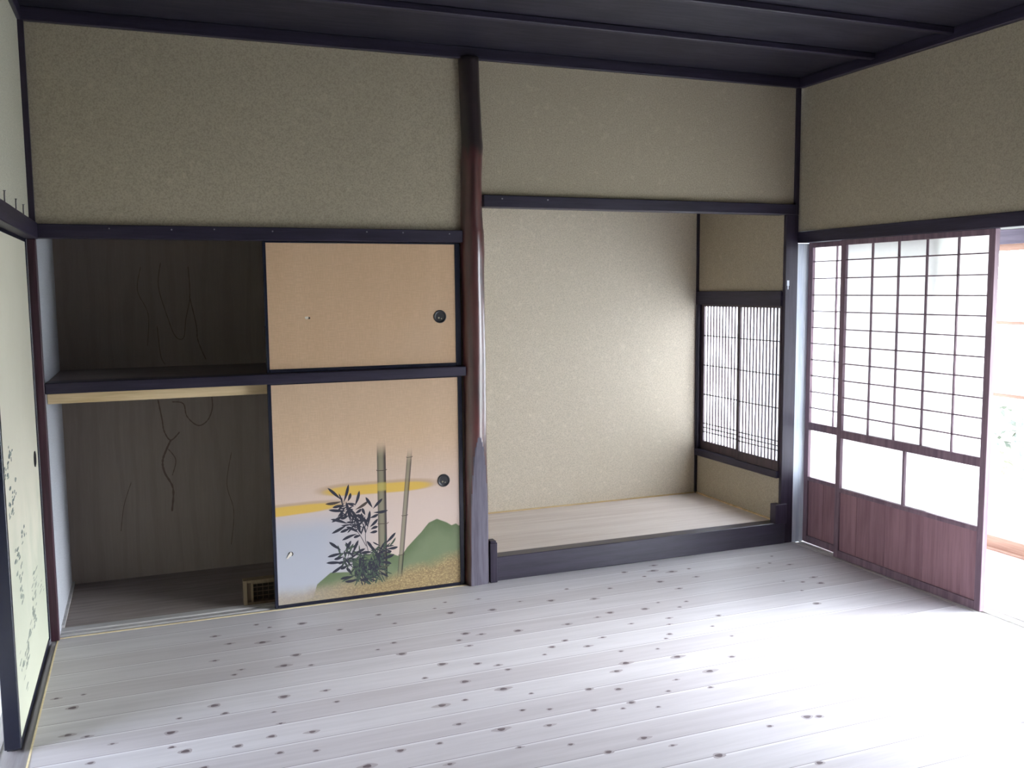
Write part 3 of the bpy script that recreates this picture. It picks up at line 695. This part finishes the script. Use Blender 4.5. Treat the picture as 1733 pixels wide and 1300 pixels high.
# ---------------------------------------------------------------- shoji screens in the right wall
def make_shoji(label):
    t = thing('shoji_screen', (3.86, -.323, .0), label, 'shoji screen', 'shoji screens in the right opening')
    y1, y0, z1, x = -.323, -1.283, 1.712, 3.86
    S_ = M['shojiwood']
    B('stile', (x - .014, x + .014, y1 - .034, y1, 0, z1), S_, t, .0015); B('stile', (x - .014, x + .014, y0, y0 + .034, 0, z1), S_, t, .0015)
    a, b = y0 + .034, y1 - .034
    for za, zb in ((z1 - .026, z1), (.657, .700), (.362, .385), (0, .040)): B('rail', (x - .013, x + .012, a, b, za, zb), S_, t, .001)
    f = MB()
    for y in (-.543, -.720, -.897, -1.080): f.box(x - .007, x + .003, y - .0038, y + .0038, .700, z1 - .026, S_)
    f.box(x - .012, x + .003, -.807, -.795, .385, .657, S_)
    for z in (1.608, 1.514, 1.422, 1.332, 1.240, 1.150, 1.058, .967, .876, .784): f.box(x - .0085, x + .003, a, b, z - .0030, z + .0030, S_)
    f.build('muntins', t)
    f = MB(); f.box(x - .004, x + .006, a - .003, b + .003, .037, .365, M['kick'])
    for y in (-.48, -.68, -.93): f.box(x - .006, x - .004, y - .004, y + .004, .040, .362, M['kick'])
    f.build('kick_board', t)
    sheet('paper', x + .004, a - .005, b + .005, .380, z1 - .022, M['shoji_paper'], t)
    return t
s1 = make_shoji('front shoji screen, the one nearer the camera, its edge at the open doorway')
s2 = s1.copy(); C.objects.link(s2); s2.location = (3.912, -.002, 0)
s2['label'] = 'rear shoji screen partly behind its twin, one narrow strip showing beside the pale jamb'
for ch in list(s1.children):
    c = ch.copy(); C.objects.link(c); c.parent = s2

# ---------------------------------------------------------------- veranda: outer glass doors, lintel, wall above
S(B('wall_veranda', (4.78, 4.84, NEAR, .04, 1.77, 2.3), M['plain_far']))
S(B('trim_%d' % k, (4.77, 4.86, NEAR, .10, 1.690, 1.768), M['outer_dark'], bev=.003)); k += 1
S(B('trim_%d' % k, (4.76, 4.86, NEAR, .10, -.05, .0), M['outer'], bev=.003)); k += 1
S(B('ceiling', (3.93, 4.84, NEAR, .04, 2.30, 2.34), M['plain_far']))
for n_, (y1, lb) in enumerate(((.14, 'outer glass door behind the shoji screens, farthest along the veranda'), (-.40, 'outer glass door seen past the shoji edge, with orange wooden bottom rail'), (-1.34, 'outer glass door of the veranda, nearest the camera'))):
    t = thing('glass_door', (4.80, y1, 0), lb, 'glass door', 'outer glass doors of the veranda')
    y0 = y1 - (.54 if n_ == 0 else .94); x = 4.80
    f = MB(); f.box(x - .016, x + .016, y0, y0 + .035, 0, 1.69, M['outer']); f.box(x - .016, x + .016, y1 - .035, y1, 0, 1.69, M['outer']); f.box(x - .016, x + .016, y0 + .035, y1 - .035, 1.655, 1.69, M['outer'])
    f.build('frame', t)
    B('bottom_rail', (x - .018, x + .016, y0 + .035, y1 - .035, .0, .065), M['outer'], t)
    f = MB()
    for z in (.862, 1.262): f.box(x - .010, x + .008, y0 + .035, y1 - .035, z - .009, z + .009, M['outer'])
    f.build('muntins', t)
    B('pane', (x - .002, x + .002, y0 + .033, y1 - .033, .06, 1.66), M['glass'], t)

# ---------------------------------------------------------------- garden outside
g = B('ground', (4.9, 30, -25, 20, -.50, -.40), M['ground']); S(g)
g = B('ground', (-30, -1.95, -25, 20, -.50, -.40), M['ground']); S(g)
def shrub(x, y, r, h, n, label):
    t = thing('garden_shrub', (x, y, -.40), label, 'shrub', 'shrubs beyond the veranda')
    s_ = MB()
    for _ in range(7):
        a = R.uniform(0, 6.28); s_.tube([(x, y, -.40), (x + .3 * r * math.cos(a), y + .3 * r * math.sin(a), -.4 + h * .45), (x + .7 * r * math.cos(a), y + .7 * r * math.sin(a), -.4 + h * .85)], [.018, .012, .005], M['bark'], 6)
    s_.build('stems', t)
    f_ = MB()
    for _ in range(n):
        u = R.uniform(-1, 1); a = R.uniform(0, 6.28); q = (1 - u * u) ** .5; rad = R.uniform(.55, 1) * (1 + .2 * math.sin(3 * a + 4 * u))
        c = Vector((x + r * q * math.cos(a) * rad, y + r * q * math.sin(a) * rad, -.4 + h * .55 + h * .45 * u * rad))
        d = Vector((R.uniform(-1, 1), R.uniform(-1, 1), R.uniform(-.6, .8))).normalized(); e = d.cross(Vector((R.uniform(-1, 1), R.uniform(-1, 1), 1))).normalized(); L = R.uniform(.05, .09)
        f_.poly([c, c + d * L * .5 + e * L * .22, c + d * L, c + d * L * .5 - e * L * .22], M['leaf'])
    f_.build('foliage', t, normals=False)
shrub(6.6, .25, .55, 1.25, 2200, 'low leafy green shrub outside, just past the shoji edge')
shrub(7.6, -.55, .6, 1.0, 1800, 'pale green shrub outside near the right edge of the view')
